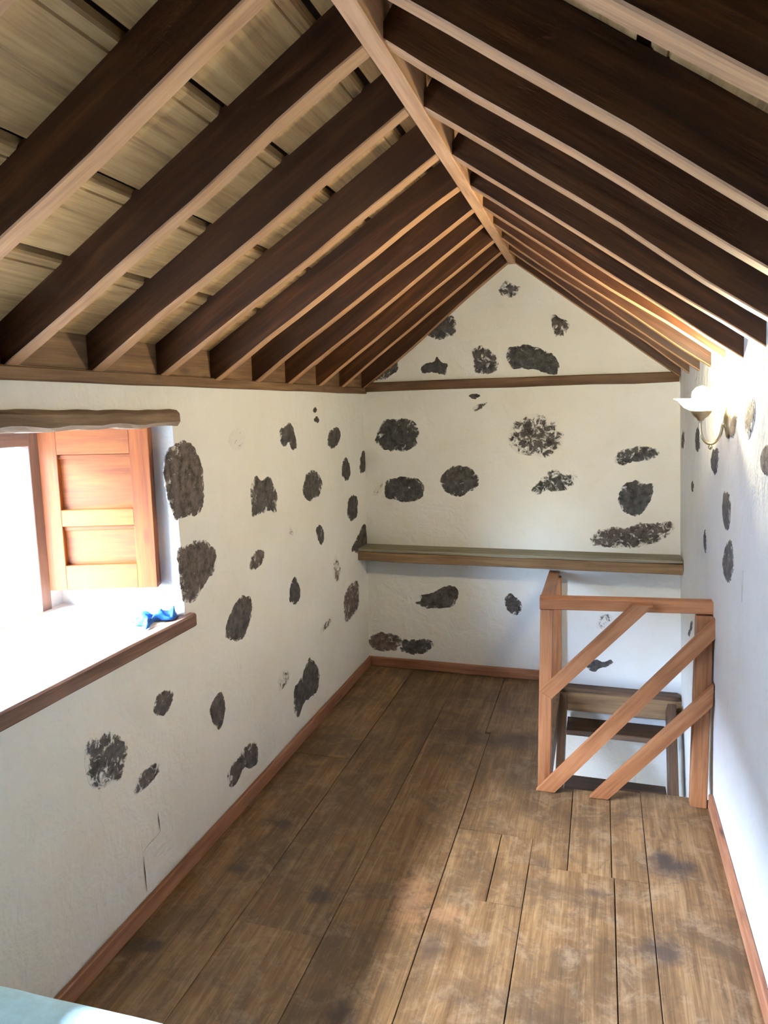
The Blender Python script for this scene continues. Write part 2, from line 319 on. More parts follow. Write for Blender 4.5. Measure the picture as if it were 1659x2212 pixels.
# ------------------------------------------------------------------ mesh helpers
def link(name, me, mats, parent=None, mw=None, smooth=False):
    o = bpy.data.objects.new(name, me); COL.objects.link(o)
    for mm in (mats if isinstance(mats, (list, tuple)) else [mats]):
        if len(me.materials) < (len(mats) if isinstance(mats, (list, tuple)) else 1): me.materials.append(mm)
    if mw is not None: o.matrix_world = mw
    if parent is not None:
        o.parent = parent; o.matrix_parent_inverse = parent.matrix_world.inverted() if parent.matrix_world != Matrix() else Matrix()
    if smooth:
        for p in me.polygons: p.use_smooth = True
    return o
def raw(name, vs, fs, mats, parent=None, mw=None, smooth=False):
    me = bpy.data.meshes.new(name); me.from_pydata([tuple(v) for v in vs], [], fs); me.update()
    return link(name, me, mats, parent, mw, smooth)
def tag(o, label, cat, group=None):
    o['label'] = label; o['category'] = cat
    if group: o['group'] = group
    return o
def struct(o, label=None):
    o['kind'] = 'structure'
    if label: o['label'] = label
    return o
def empty(name, loc):
    o = bpy.data.objects.new(name, None); COL.objects.link(o); o.location = loc; o.matrix_world = Matrix.Translation(loc)
    o.empty_display_size = 0.05
    return o
def frame_of(p0, p1, up):
    p0, p1 = Vector(p0), Vector(p1); X = (p1 - p0).normalized(); up = Vector(up)
    Y = up.cross(X).normalized(); Z = X.cross(Y)
    return Matrix(((X.x, Y.x, Z.x, p0.x), (X.y, Y.y, Z.y, p0.y), (X.z, Y.z, Z.z, p0.z), (0, 0, 0, 1)))
def beam_mesh(name, L, w, h, seg=6, wob=0.0, ch=0.003, seed=0, under=False, z0=None):
    """rectangular timber along local X from 0 to L; width w in Y (centred); height h in Z from z0 (default centred)"""
    z0 = -h / 2 if z0 is None else z0
    prof = [(-w/2+ch, 0), (w/2-ch, 0), (w/2, ch), (w/2, h-ch), (w/2-ch, h), (-w/2+ch, h), (-w/2, h-ch), (-w/2, ch)]
    vs, fs, mi = [], [], []
    for i in range(seg + 1):
        x = L * i / seg
        a = noise.noise_vector((x * 2.1 + seed * 7.3, seed * 3.1, 0.5)) * wob
        b = noise.noise_vector((x * 3.3 + seed * 5.3, seed * 1.7, 9.5)) * wob
        for k, (y, z) in enumerate(prof):
            low = k in (0, 1, 2, 7)
            vs.append((x, y + a.y + (b.y * 0.5 if k in (1, 2, 3, 4) else 0), z0 + z + (a.z + b.z if low else a.z * 0.6)))
    for i in range(seg):
        for k in range(8):
            a0 = i * 8 + k; a1 = i * 8 + (k + 1) % 8
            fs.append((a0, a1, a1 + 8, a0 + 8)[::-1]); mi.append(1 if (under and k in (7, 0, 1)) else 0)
    fs.append(tuple(range(8))[::-1]); mi.append(0); fs.append(tuple(seg * 8 + k for k in range(8))); mi.append(0)
    # keep winding outward
    me = bpy.data.meshes.new(name); me.from_pydata(vs, [], [f[::-1] for f in fs]); me.update()
    me.polygons.foreach_set('material_index', mi)
    return me
def beam(name, p0, p1, w, h, mat, parent=None, up=(0, 0, 1), seg=6, wob=0.0, ch=0.003, seed=None, z0=None, under=None):
    L = (Vector(p1) - Vector(p0)).length
    me = beam_mesh(name, L, w, h, seg, wob, ch, random.random() * 50 if seed is None else seed, under is not None, z0)
    return link(name, me, [mat, under] if under else mat, parent, frame_of(p0, p1, up))
def boxm(name, lo, hi, mat, parent=None, ch=0.002):
    """axis aligned box whose grain runs along its longest side"""
    lo, hi = Vector(lo), Vector(hi); d = hi - lo; c = (lo + hi) / 2; ax = max(range(3), key=lambda i: d[i])
    e = [Vector((1, 0, 0)), Vector((0, 1, 0)), Vector((0, 0, 1))]
    up = Vector((0, 0, 1)) if ax != 2 else Vector((0, 1, 0))
    p0 = c - e[ax] * d[ax] / 2; p1 = c + e[ax] * d[ax] / 2
    if ax == 0: w, h = d.y, d.z
    elif ax == 1: w, h = d.x, d.z
    else: w, h = d.x, d.y
    return beam(name, p0, p1, w, h, mat, parent, up, 2, 0, min(ch, w / 4, h / 4))
def lathe(name, prof, seg, mat, parent=None, loc=(0, 0, 0), scallop=0.0, lobes=8):
    vs, fs = [], []
    for (r, z) in prof:
        for k in range(seg):
            a = 2 * math.pi * k / seg; rr = r * (1 + scallop * (r / prof[-1][0]) ** 2 * math.cos(lobes * a)) if prof[-1][0] else r
            vs.append((rr * math.cos(a), rr * math.sin(a), z))
    for i in range(len(prof) - 1):
        for k in range(seg):
            k2 = (k + 1) % seg
            fs.append((i*seg+k, i*seg+k2, (i+1)*seg+k2, (i+1)*seg+k))
    return raw(name, vs, fs, mat, parent, Matrix.Translation(loc), True)
def tube(name, pts, r, mat, parent=None, seg=8):
    pts = [Vector(p) for p in pts]; o0 = pts[0].copy(); vs, fs = [], []
    ref = Vector((0, 1, 0.01)).normalized()
    for i, p in enumerate(pts):
        t = (pts[min(i+1, len(pts)-1)] - pts[max(i-1, 0)]).normalized()
        a = t.cross(ref).normalized(); b = t.cross(a)
        for k in range(seg):
            an = 2 * math.pi * k / seg; vs.append(p - o0 + r * (a * math.cos(an) + b * math.sin(an)))
    for i in range(len(pts) - 1):
        for k in range(seg):
            k2 = (k + 1) % seg; fs.append((i*seg+k, i*seg+k2, (i+1)*seg+k2, (i+1)*seg+k))
    fs.append(tuple(range(seg))); fs.append(tuple((len(pts)-1)*seg+k for k in range(seg))[::-1])
    return raw(name, vs, fs, mat, parent, Matrix.Translation(o0), True)

# ------------------------------------------------------------------ walls
def bulge(a, b, amp, seed):
    return amp * (noise.noise((a * 1.7 + seed, b * 1.7, seed)) + 0.5 * noise.noise((a * 5.1, b * 5.1 + seed, seed + 4)))
def dL(y, z): return bulge(y, z, 0.006, 1.0)
def dB(x, z): return bulge(x, z, 0.006, 8.0)
def dR(y, z): return bulge(y, z, 0.0025, 15.0)
def PL(y, z, off=0.0): return Vector((dL(y, z) + off, y, z))
def PB(x, z, off=0.0): return Vector((x, D - dB(x, z) - off, z))
def PR(y, z, off=0.0): return Vector((wall_right_x(z) - dR(y, z) - off, y, z))
def lines(lo, hi, step, keep=()):
    n = max(1, round((hi - lo) / step)); s = [lo + (hi - lo) * i / n for i in range(n + 1)]
    s = [v for v in s if all(abs(v - k) > step * 0.3 for k in keep)] + list(keep)
    return sorted(s)
def grid_wall(P, us, vs_, hole=None, clip=None):
    vs, fs, idx = [], [], {}
    for i, u in enumerate(us):
        for j, v in enumerate(vs_):
            vv = min(v, clip(u)) if clip else v
            idx[i, j] = len(vs); vs.append(P(u, vv))
    for i in range(len(us) - 1):
        for j in range(len(vs_) - 1):
            uc, vc = (us[i] + us[i+1]) / 2, (vs_[j] + vs_[j+1]) / 2
            if any(h[0] < uc < h[1] and h[2] < vc < h[3] for h in (hole or [])): continue
            if clip and vs_[j] >= max(clip(us[i]), clip(us[i+1])): continue
            fs.append((idx[i, j], idx[i+1, j], idx[i+1, j+1], idx[i, j+1]))
    return vs, fs, idx
TH = 0.43                                          # wall thickness
WY0, WY1, WZ0, WZ1 = 0.55, 2.172, 0.928, 1.604     # window opening at the inner face
SILL_OUT = 0.99                                   # the sill climbs towards the outside
DY0, DY1, DZ0, DZ1 = 0.6, 2.4, ZL, -0.40           # unseen doorway, added to let daylight into the room below
us = lines(YF, D + 0.3, 0.08, (WY0, WY1, DY0, DY1)); vv = lines(ZL, 1.90, 0.08, (WZ0, WZ1, DZ1))
vs, fs, idx = grid_wall(PL, us, vv, [(WY0, WY1, WZ0, WZ1), (DY0, DY1, ZL - 1, DZ1)])
fs = [f for f in fs]
def addq(vs, fs, *ps):
    b = len(vs); vs.extend(Vector(p) for p in ps); fs.append(tuple(range(b, b + len(ps))))
ny = [u for u in us if WY0 - 1e-6 <= u <= WY1 + 1e-6]; nz = [z for z in vv if WZ0 - 1e-6 <= z <= WZ1 + 1e-6]
YO0, YO1, ZO1 = 0.66, 2.03, 1.604                # opening at the outer face
for a, b in zip(ny, ny[1:]):
    ta = (a - WY0) / (WY1 - WY0); tb = (b - WY0) / (WY1 - WY0)
    oa, ob = YO0 + ta * (YO1 - YO0), YO0 + tb * (YO1 - YO0)
    addq(vs, fs, PL(a, WZ0), PL(b, WZ0), (-TH, ob, SILL_OUT), (-TH, oa, SILL_OUT))
    addq(vs, fs, PL(b, WZ1), PL(a, WZ1), (-TH, oa, ZO1), (-TH, ob, ZO1))
for a, b in zip(nz, nz[1:]):
    ta = (a - WZ0) / (WZ1 - WZ0); tb = (b - WZ0) / (WZ1 - WZ0)
    oa, ob = SILL_OUT + ta * (ZO1 - SILL_OUT), SILL_OUT + tb * (ZO1 - SILL_OUT)
    addq(vs, fs, PL(WY1, b), PL(WY1, a), (-TH, YO1, oa), (-TH, YO1, ob))
    addq(vs, fs, PL(WY0, a), PL(WY0, b), (-TH, YO0, ob), (-TH, YO0, oa))
addq(vs, fs, (0, DY0, DZ1), (0, DY1, DZ1), (-TH, DY1, DZ1), (-TH, DY0, DZ1))
addq(vs, fs, (0, DY0, DZ1), (0, DY0, ZL), (-TH, DY0, ZL), (-TH, DY0, DZ1))
addq(vs, fs, (0, DY1, DZ1), (0, DY1, ZL), (-TH, DY1, ZL), (-TH, DY1, DZ1))
y0, y1 = YF - 0.3, D + 0.4                        # outer face, pieced around both openings
for (a, b, c, d) in [(y0, y1, ZO1, 1.92), (y0, YO0, DZ1, ZO1), (YO1, y1, DZ1, ZO1), (YO0, YO1, DZ1, SILL_OUT), (y0, DY0, ZL, DZ1), (DY1, y1, ZL, DZ1)]:
    addq(vs, fs, (-TH, a, c), (-TH, a, d), (-TH, b, d), (-TH, b, c))
wall_left = struct(raw('wall_left', vs, fs, M['plaster'], smooth=True), 'white plastered left wall with exposed stones and a deep window')

def roof_line(x, y=D):
    xr, zr = ridge_at(y)
    return LF[1] + (zr - LF[1]) * (x - LF[0]) / (xr - LF[0]) if x < xr else RF[1] + (zr - RF[1]) * (RF[0] - x) / (RF[0] - xr)
us = lines(-0.1, 2.0, 0.07, (0.91,)); vv = lines(ZL, 2.66, 0.08)
vs, fs, _ = grid_wall(lambda x, z: PB(x, z), us, vv, None, lambda x: roof_line(min(max(x, 0), W0)) + 0.10)
wall_back = struct(raw('wall_back', vs, [f[::-1] for f in fs], M['plaster'], smooth=True), 'white plastered gable wall with dark exposed stones')
addq_v, addq_f = [], []
addq(addq_v, addq_f, (-0.7, D + 0.05, ZL), (2.6, D + 0.05, ZL), (2.6, D + 0.05, 2.7), (-0.7, D + 0.05, 2.7))
struct(raw('wall_back_outside', addq_v, addq_f, M['plaster_out']))
us = lines(YF, D + 0.1, 0.08); vv = lines(ZL, 1.93, 0.08, (0.0,))
vs, fs, _ = grid_wall(PR, us, vv)
addq(vs, fs, (W0 + 0.4, YF - 0.2, ZL), (W0 + 0.4, D + 0.3, ZL), (W0 + 0.4, D + 0.3, 1.95), (W0 + 0.4, YF - 0.2, 1.95))
wall_right = struct(raw('wall_right', vs, [f[::-1] for f in fs], M['plaster'], smooth=True), 'white plastered right wall with a few exposed stones')
vs, fs = [], []
addq(vs, fs, (-0.7, YF, ZL), (2.6, YF, ZL), (2.6, YF, 2.75), (-0.7, YF, 2.75))
wall_front = struct(raw('wall_front', vs, fs, M['plaster']), 'white plastered wall behind the viewer')

def ragged(pts, rnd):
    out = []
    for i, p in enumerate(pts):                          # round the corners off a little
        q = pts[(i + 1) % len(pts)]
        out += [(p[0] * .82 + q[0] * .18, p[1] * .82 + q[1] * .18), (p[0] * .18 + q[0] * .82, p[1] * .18 + q[1] * .82)]
    pts = out; amp = 0.10
    for _ in range(2):                                   # then break the edge up
        out = []
        for i, p in enumerate(pts):
            q = pts[(i + 1) % len(pts)]; dx, dy = q[0] - p[0], q[1] - p[1]; k = rnd.uniform(-amp, amp)
            out += [p, ((p[0] + q[0]) / 2 - dy * k, (p[1] + q[1]) / 2 + dx * k)]
        pts = out; amp *= 2.0
    cx = sum(p[0] for p in pts) / len(pts); cy = sum(p[1] for p in pts) / len(pts)
    return [(cx + (x - cx) * 1.05, cy + (y - cy) * 1.05) for x, y in pts]
def stone(P, poly, smear, brown, parent, rnd, label=None, thick=0.004):
    pts = ragged([(a / 1000, b / 1000) for a, b in poly], rnd)
    cx = sum(p[0] for p in pts) / len(pts); cy = sum(p[1] for p in pts) / len(pts); n = len(pts)
    o0 = P(cx, cy); vs, fs = [], []
    for s, h in ((1.0, -0.004), (1.0, 0.0010), (0.86, thick * 0.8), (0.5, thick)):
        for (a, b) in pts:
            hh = h + (0.0015 * noise.noise((a * 40, b * 40, 3)) if s < 1 else 0)
            vs.append(P(cx + (a - cx) * s, cy + (b - cy) * s, hh) - o0)
    for r in range(3):
        for k in range(n):
            k2 = (k + 1) % n; fs.append((r*n+k, r*n+k2, (r+1)*n+k2, (r+1)*n+k))
    vs.append(P(cx, cy, thick) - o0)
    for k in range(n): fs.append((3*n+k, 3*n+(k+1) % n, 4*n))
    o = raw('stone', vs, fs, M['stone'], parent, Matrix.Translation(o0))
    o.color = (smear, brown, 0, 1)
    at_ = o.data.attributes.new('rim', 'FLOAT', 'POINT')
    at_.data.foreach_set('value', [1.0] * (2 * n) + [0.62] * n + [0.0] * (n + 1))
    return o
rnd = random.Random(5)
for (S, P, par) in ((STONES_LEFT, PL, wall_left), (STONES_BACK, PB, wall_back), (STONES_RIGHT, PR, wall_right)):
    for (sm, br, poly) in S: stone(P, poly, sm, br, par, rnd)
# hairline cracks in the left wall, a repaired patch on the right wall
for ci, c in enumerate(CRACKS):
    pts = [(a / 1000, b / 1000) for a, b in c]; w = 0.0022 if ci != 1 else 0.0012
    vs, fs = [], []; o0 = PL(*pts[0])
    for i, (a, b) in enumerate(pts):
        a2, b2 = pts[min(i + 1, len(pts) - 1)]; a1, b1 = pts[max(i - 1, 0)]; L = math.hypot(a2 - a1, b2 - b1)
        nx, nz_ = -(b2 - b1) / L * w, (a2 - a1) / L * w; k = 0.25 if i in (0, len(pts) - 1) else 1
        vs += [PL(a + nx * k, b + nz_ * k, 0.0016) - o0, PL(a - nx * k, b - nz_ * k, 0.0016) - o0]
    for i in range(len(pts) - 1): fs.append((2*i, 2*i+1, 2*i+3, 2*i+2))
    raw('crack', vs, fs, M['crack'] if ci != 1 else M['hair_crack'], wall_left, Matrix.Translation(o0))
pts = [(a / 1000, b / 1000) for a, b in PATCH]; o0 = PR(*pts[0]); n = 4
vs = [PR(a, b, 0.0) - o0 for a, b in pts] + [PR(a, b, 0.004) - o0 for a, b in pts]
raw('plaster_patch', vs, [(0, 1, 5, 4), (1, 2, 6, 5), (2, 3, 7, 6), (3, 0, 4, 7), (4, 5, 6, 7)], M['plaster'], wall_right, Matrix.Translation(o0))

# timber built into the gable wall
b_ = beam('tie_beam', (0.01, D - 0.012, 1.776), (wall_right_x(1.78) - 0.004, D - 0.012, 1.788), 0.045, 0.054, M['tie'], wall_back, seg=8, wob=0.004)
b_['label'] = 'dark timber set across the gable wall at eaves height'

# ------------------------------------------------------------------ floor
vs, fs = [], []
def abox(vs, fs, lo, hi):
    b = len(vs); (x0, y0, z0), (x1, y1, z1) = lo, hi
    vs += [(x0,y0,z0),(x1,y0,z0),(x1,y1,z0),(x0,y1,z0),(x0,y0,z1),(x1,y0,z1),(x1,y1,z1),(x0,y1,z1)]
    fs += [tuple(b + i for i in f) for f in ((0,3,2,1),(4,5,6,7),(0,1,5,4),(1,2,6,5),(2,3,7,6),(3,0,4,7))]
abox(vs, fs, (0.0, YF, -0.075), (W0, OY + 0.01, -0.027)); abox(vs, fs, (0.0, OY + 0.01, -0.075), (OX - 0.005, D, -0.027))
floor = struct(raw('floor', vs, fs, M['joist']), 'floor of old wide wooden planks, worn and stained')
XS = 0.0
planks = [  # x0, x1, y0, y1
 (.012, .303, YF, 1.30), (.012, .303, 1.30, 3.02), (.012, .303, 3.02, D - .01),
 (.303, .605, YF, 1.90), (.303, .605, 1.90, D - .01),
 (.605, .905, YF, .85), (.605, .905, .85, 3.45), (.605, .880, 3.45, D - .01),
 (.905, 1.195, YF, 1.35), (.905, 1.195, 1.35, 2.20), (.905, 1.075, 2.20, 2.60), (1.075, 1.195, 2.20, 2.60), (.905, 1.218, 2.60, 3.47), (.880, 1.218, 3.47, D - .01),
 (1.195, 1.490, YF, .60), (1.195, 1.490, .60, 2.44), (1.195, 1.330, 2.44, 3.01), (1.330, 1.482, 2.44, 3.02),
 (1.490, 1.605, YF, 1.15), (1.490, 1.605, 1.15, 2.44), (1.482, 1.605, 2.44, 3.055),
 (1.605, 1.880, YF, 1.75), (1.605, 1.880, 1.75, 3.07)]
for i, (x0, x1, ya, yb) in enumerate(planks):
    g = 0.0014; z = -0.001 + 0.0012 * rnd.uniform(-1, 1)
    if x1 == 1.218 or (x0 == .905 and ya == 2.60): pass
    beam('plank', ((x0 + x1) / 2, ya + g * .7, z), ((x0 + x1) / 2, yb - g * .7, z), x1 - x0 - 2 * g, 0.027, M['floor'], floor, seg=6, wob=0.0012, ch=0.0012, z0=-0.027)
# timbers round the stair opening
boxm('header_joist', (OX - 0.02, D - 0.055, -0.155), (W0 + 0.01, D - 0.004, -0.034), M['joist'], floor)
boxm('header_lip', (OX + 0.01, D - 0.075, -0.030), (W0 - 0.02, D - 0.004, -0.004), M['stair'], floor)
boxm('trimmer_joist', (OX - 0.045, OY - 0.1, -0.20), (OX, D - 0.06, -0.028), M['stair'], floor)
boxm('front_joist', (OX, OY - 0.07, -0.20), (W0 - 0.005, OY - 0.005, -0.076), M['stair'], floor)
# room below
vs, fs = [], []; addq(vs, fs, (-0.7, YF - .3, ZL), (2.6, YF - .3, ZL), (2.6, D + .3, ZL), (-0.7, D + .3, ZL))
struct(raw('floor_lower', vs, fs, M['lower_floor']), 'pale floor of the room below the stairs')

# ------------------------------------------------------------------ baseboards
def base(name, p0, p1, up=(0, 0, 1), lab=None):
    o = beam(name, p0, p1, 0.018, 0.062, M['base'], None, up, seg=10, wob=0.0025, z0=0.0, ch=0.004); return struct(o, lab)
base('baseboard_left', (0.012, YF, 0.0), (0.012, D - 0.022, 0.0), lab='reddish wooden baseboard along the left wall')
base('baseboard_back', (0.004, D - 0.012, 0.0), (OX - 0.01, D - 0.012, 0.0), lab='reddish wooden baseboard under the gable wall')
base('baseboard_right', (W0 - 0.012, YF, 0.0), (W0 - 0.012, OY + 0.0, 0.0), lab='reddish wooden baseboard along the right wall')

# ------------------------------------------------------------------ roof: deck, boards, rafters, ridge
def board_line(x, y, side):
    """underside of the roof boards"""
    xr, zr = ridge_at(y)
    if side < 0:
        z0, z1 = 1.876, zr + 0.128; return z0 + (z1 - z0) * (x - LF[0]) / (xr - LF[0])
    z0, z1 = RF[1] + 0.118, zr + 0.128; return z0 + (z1 - z0) * (RF[0] - x) / (RF[0] - xr)
vs, fs = [], []; ysec = [YF - 0.3, 2.3, D + 0.45]
for y in ysec:
    xr, zr = ridge_at(min(y, D)); yy = min(y, D)
    for x, z in ((-0.74, 1.88), (-0.06, board_line(-0.06, yy, -1) + 0.07), (xr, zr + 0.20), (W0 + 0.06, board_line(W0 + 0.06, yy, 1) + 0.07), (W0 + 0.75, 1.80)):
        vs += [(x, y, z), (x, y, z + 0.05)]
for i in range(len(ysec) - 1):
    for k in range(4):
        a = i * 10 + k * 2; b = a + 10
        fs += [(a, a + 2, b + 2, b), (a + 1, b + 1, b + 3, a + 3)]
ceiling = struct(raw('ceiling', vs, fs, M['deck']), 'pitched timber ceiling of exposed rafters and boards')
LX = [-0.09, 0.227, 0.424, 0.648, 0.862, 0.975]
RX = [1.93, 1.66, 1.44, 1.22, 1.04, 0.955]
def roof_board(xa, xb, side):
    """one long board along y; bead and shadow gap at its upper edge"""
    secs = [YF + 0.01, 0.5, 1.5, 2.3, 3.3, D - 0.01]; p0 = Vector(((xa + xb) / 2, secs[0], board_line((xa + xb) / 2, 1.0, side)))
    MW = frame_of(p0, p0 + Vector((0, 1, 0)), (0, 0, 1)); inv = MW.inverted()
    k = 1 if xb > xa else -1; n = abs(xb - xa); bead = 0.020
    prof = [(0.0, 0.0), (n - bead - 0.026, 0.0), (n - bead - 0.024, 0.004), (n - bead - 0.021, 0.0), (n - 0.024, 0.0), (n - 0.020, 0.004), (n - 0.020, 0.019), (0.0, 0.019)]
    vs, fs = [], []; sd = random.random() * 40
    for y in secs:
        for (s, t) in prof:
            x = xa + k * s + 0.002 * noise.noise((y * 1.3, sd, s))
            vs.append(inv @ Vector((x, y, board_line(x, y, side) + t + 0.0015 * noise.noise((y * 1.1, sd + 9, s * 3)))))
    m = len(prof)
    for i in range(len(secs) - 1):
        for q in range(m):
            f = (i*m+q, i*m+(q+1) % m, (i+1)*m+(q+1) % m, (i+1)*m+q); fs.append(f if k * side < 0 else f)
    return raw('roof_board', vs, fs, M['roof_board'], ceiling, MW)
for a, b in zip(LX, LX[1:]): roof_board(a, b, -1)
for a, b in zip(RX, RX[1:]): roof_board(a, b, 1)
LY = [-1.22, -0.90, -0.57, -0.23, 0.10, 0.44, 0.78, 1.11, 1.438, 1.752, 2.085, 2.427, 2.763, 3.095, 3.472, 3.818, 4.205]
RY = [-1.16, -0.83, -0.50, -0.17, 0.16, 0.49, 0.83, 1.155, 1.43, 1.76, 2.10, 2.41, 2.74, 3.08, 3.43, 3.80, 4.205]
RW = 0.046
def rafter(y, side):
    xr, zr = ridge_at(y); f = LF if side < 0 else RF
    dx, dz = xr - f[0], zr - f[1]; L = math.hypot(dx, dz); ux, uz = dx / L, dz / L
    e0 = 0.10; p0 = Vector((f[0] - ux * e0, y + RW / 2, f[1] - uz * e0)); p1 = Vector((xr + side * 0.006, y + RW / 2, zr + 0.004))
    hh = 0.118 * abs(ux) + 0.004
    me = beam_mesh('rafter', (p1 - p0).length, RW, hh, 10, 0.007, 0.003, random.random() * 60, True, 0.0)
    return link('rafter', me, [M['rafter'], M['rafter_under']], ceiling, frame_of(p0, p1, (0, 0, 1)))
for y in LY: rafter(y, -1)
for y in RY: rafter(y, 1)
# ridge beam follows the slight rise of the ridge towards the gable
secs = [YF + 0.01, 0.0, 1.0, 1.6, 2.3, 3.0, 3.6, D - 0.005]; MW = Matrix.Translation((0.97, secs[0], 2.33)) @ Matrix.Rotation(math.pi / 2, 4, 'Z'); inv = MW.inverted(); vs, fs = [], []
for y in secs:
    xr, zr = ridge_at(y); wb = 0.0205 + 0.003 * noise.noise((y * 2, 3, 1)); z0 = zr - 0.012 + 0.004 * noise.noise((y * 1.7, 5, 1))
    for (dx, dz) in ((-wb + .003, 0), (wb - .003, 0), (wb, .003), (wb, .19), (-wb, .19), (-wb, .003)): vs.append(inv @ Vector((xr + dx, y, z0 + dz)))
for i in range(len(secs) - 1):
    for q in range(6): fs.append((i*6+q, i*6+(q+1) % 6, (i+1)*6+(q+1) % 6, (i+1)*6+q))
raw('ridge_beam', vs, fs, M['ridge'], ceiling, MW)
# left wall plate and the blocking boards between the rafter feet
beam('wall_plate', (-0.015, YF, 1.751), (-0.015, D - 0.005, 1.753), 0.075, 0.036, M['plate'], ceiling, seg=24, wob=0.003, ch=0.004)
for a, b in zip(LY, LY[1:]):
    boxm('blocking', (-0.012, a + RW + 0.002, 1.772), (0.008, b - 0.002, 1.872), M['plate'], ceiling)

# ------------------------------------------------------------------ window: frame, lintel, sill board, shutter
fx0, fx1 = -0.428, -0.392
win = struct(boxm('window_1', (fx0, 1.930, SILL_OUT - .01), (fx1, 1.974, 1.600), M['frame']), 'deep window opening with wooden frame, open to bright daylight')
boxm('frame_jamb', (fx0, YO0, SILL_OUT), (fx1, YO0 + 0.045, 1.600), M['frame'], win)
boxm('frame_head', (fx0, YO0 + 0.045, 1.545), (fx1, 1.930, 1.600), M['frame'], win)
boxm('frame_bottom_rail', (fx0, YO0 + 0.045, SILL_OUT - 0.012), (fx1, 1.930, SILL_OUT + 0.030), M['plaster'], win)
b_ = beam('lintel', (-0.02, 0.36, 1.641), (-0.02, 2.188, 1.626), 0.085, 0.056, M['old'], win, seg=44, wob=0.007, ch=0.013)
_r3 = random.Random(8)
for _v in b_.data.vertices:
    _v.co.z += 0.010 * noise.noise((_v.co.x * 6.5, 2.0 if _v.co.z > 0 else 7.0, 1)) + _r3.uniform(-.0018, .0018); _v.co.y += 0.004 * noise.noise((_v.co.x * 14, _v.co.z * 30, 4))
b_['label'] = 'rough weathered log lintel over the window'
b_ = beam('sill_board', (-0.012, 0.42, 0.910), (-0.012, 2.204, 0.907), 0.075, 0.050, M['sill_wood'], win, seg=14, wob=0.004, ch=0.006)
b_['label'] = 'dark wooden board edging the white window sill'
boxm('frame_infill', (fx0, 1.975, SILL_OUT - .01), (fx1 - .01, 2.04, 1.602), M['plaster'], win)
# shutter folded back against the far reveal
sx0, sx1, sy, sz0, sz1, st = -0.400, -0.030, 1.970, 1.048, 1.598, 0.052
sh = boxm('shutter', (sx0, sy, sz0), (sx0 + 0.066, sy + st, sz1), M['shutter'], win); sh['label'] = 'orange-brown panelled wooden shutter folded back into the window reveal'
boxm('stile', (sx1 - 0.066, sy, sz0), (sx1, sy + st, sz1), M['shutter'], sh)
boxm('top_rail', (sx0 + 0.066, sy, sz1 - 0.085), (sx1 - 0.066, sy + st, sz1), M['shutter'], sh)
boxm('middle_rail', (sx0 + 0.066, sy, 1.268), (sx1 - 0.066, sy + st, 1.325), M['shutter'], sh)
boxm('bottom_rail', (sx0 + 0.066, sy, sz0), (sx1 - 0.066, sy + st, sz0 + 0.085), M['shutter'], sh)
for (a, b) in ((sz0 + 0.085, 1.268), (1.325, sz1 - 0.085)):
    boxm('panel', (sx0 + 0.062, sy + 0.024, a - 0.003), (sx1 - 0.062, sy + 0.036, b + 0.003), M['shutter'], sh)
    boxm('panel_bead', (sx0 + 0.066, sy + 0.016, b - 0.016), (sx1 - 0.066, sy + 0.026, b - 0.001), M['shutter'], sh)
for z in (1.12, 1.50): boxm('hinge', (sx0 - 0.012, sy - 0.006, z - 0.03), (sx0 + 0.006, sy + 0.004, z + 0.03), M['black_iron'], sh)

_piv = Matrix.Translation((sx0, sy, 0))
sh.matrix_world = _piv @ Matrix.Rotation(math.radians(20.5), 4, 'Z') @ _piv.inverted() @ sh.matrix_world

# crumpled blue cloth left on the sill
def rag():
    n, mrg = 26, 14; vs, fs = [], []
    for i in range(n):
        for j in range(mrg):
            u, v = i / (n - 1) - 0.5, j / (mrg - 1) - 0.5
            a = u * 0.165; b = v * 0.085 * (1 - 0.55 * math.cos(u * math.pi) ** 6)
            f = 0.010 + 0.020 * abs(noise.noise((u * 5.5, v * 3.0, 2.2))) * 1.6 + 0.012 * math.sin(u * 17 + v * 6) * (0.25 - u * u) * 3
            edge = min(1.0, (0.5 - abs(u)) * 9, (0.5 - abs(v)) * 6)
            h = 0.003 + max(0.0, f) * edge
            vs.append((b + 0.012 * math.sin(u * 9), a + 0.008 * math.sin(v * 11), h))
    for i in range(n - 1):
        for j in range(mrg - 1): fs.append((i*mrg+j, i*mrg+j+1, (i+1)*mrg+j+1, (i+1)*mrg+j))
    o = raw('cloth', vs, fs, M['blue_rag'], None, Matrix.Translation((-0.052, 2.075, WZ0 + 0.010)) @ Matrix.Rotation(0.10, 4, 'Y') @ Matrix.Rotation(-0.25, 4, 'Z'), True)
    md = o.modifiers.new('thickness', 'SOLIDIFY'); md.thickness = 0.003
    return o
tag(rag(), 'crumpled bright blue cloth on the sunlit window sill', 'cloth')

# ------------------------------------------------------------------ shelf on the gable wall
sh_ = empty('wall_shelf', (0.9, D, 0.70)); tag(sh_, 'long dark wooden shelf beam across the gable wall', 'shelf')
beam('shelf_board', (-0.004, D - 0.090, 0.782), (wall_right_x(.74) - 0.008, D - 0.090, 0.786), 0.17, 0.018, M['dusty'], sh_, seg=8, wob=0.004, z0=0.0)
beam('front_beam', (-0.004, D - 0.148, 0.780), (wall_right_x(.74) - 0.006, D - 0.148, 0.784), 0.050, 0.056, M['shelf'], sh_, seg=8, wob=0.004, z0=-0.056)

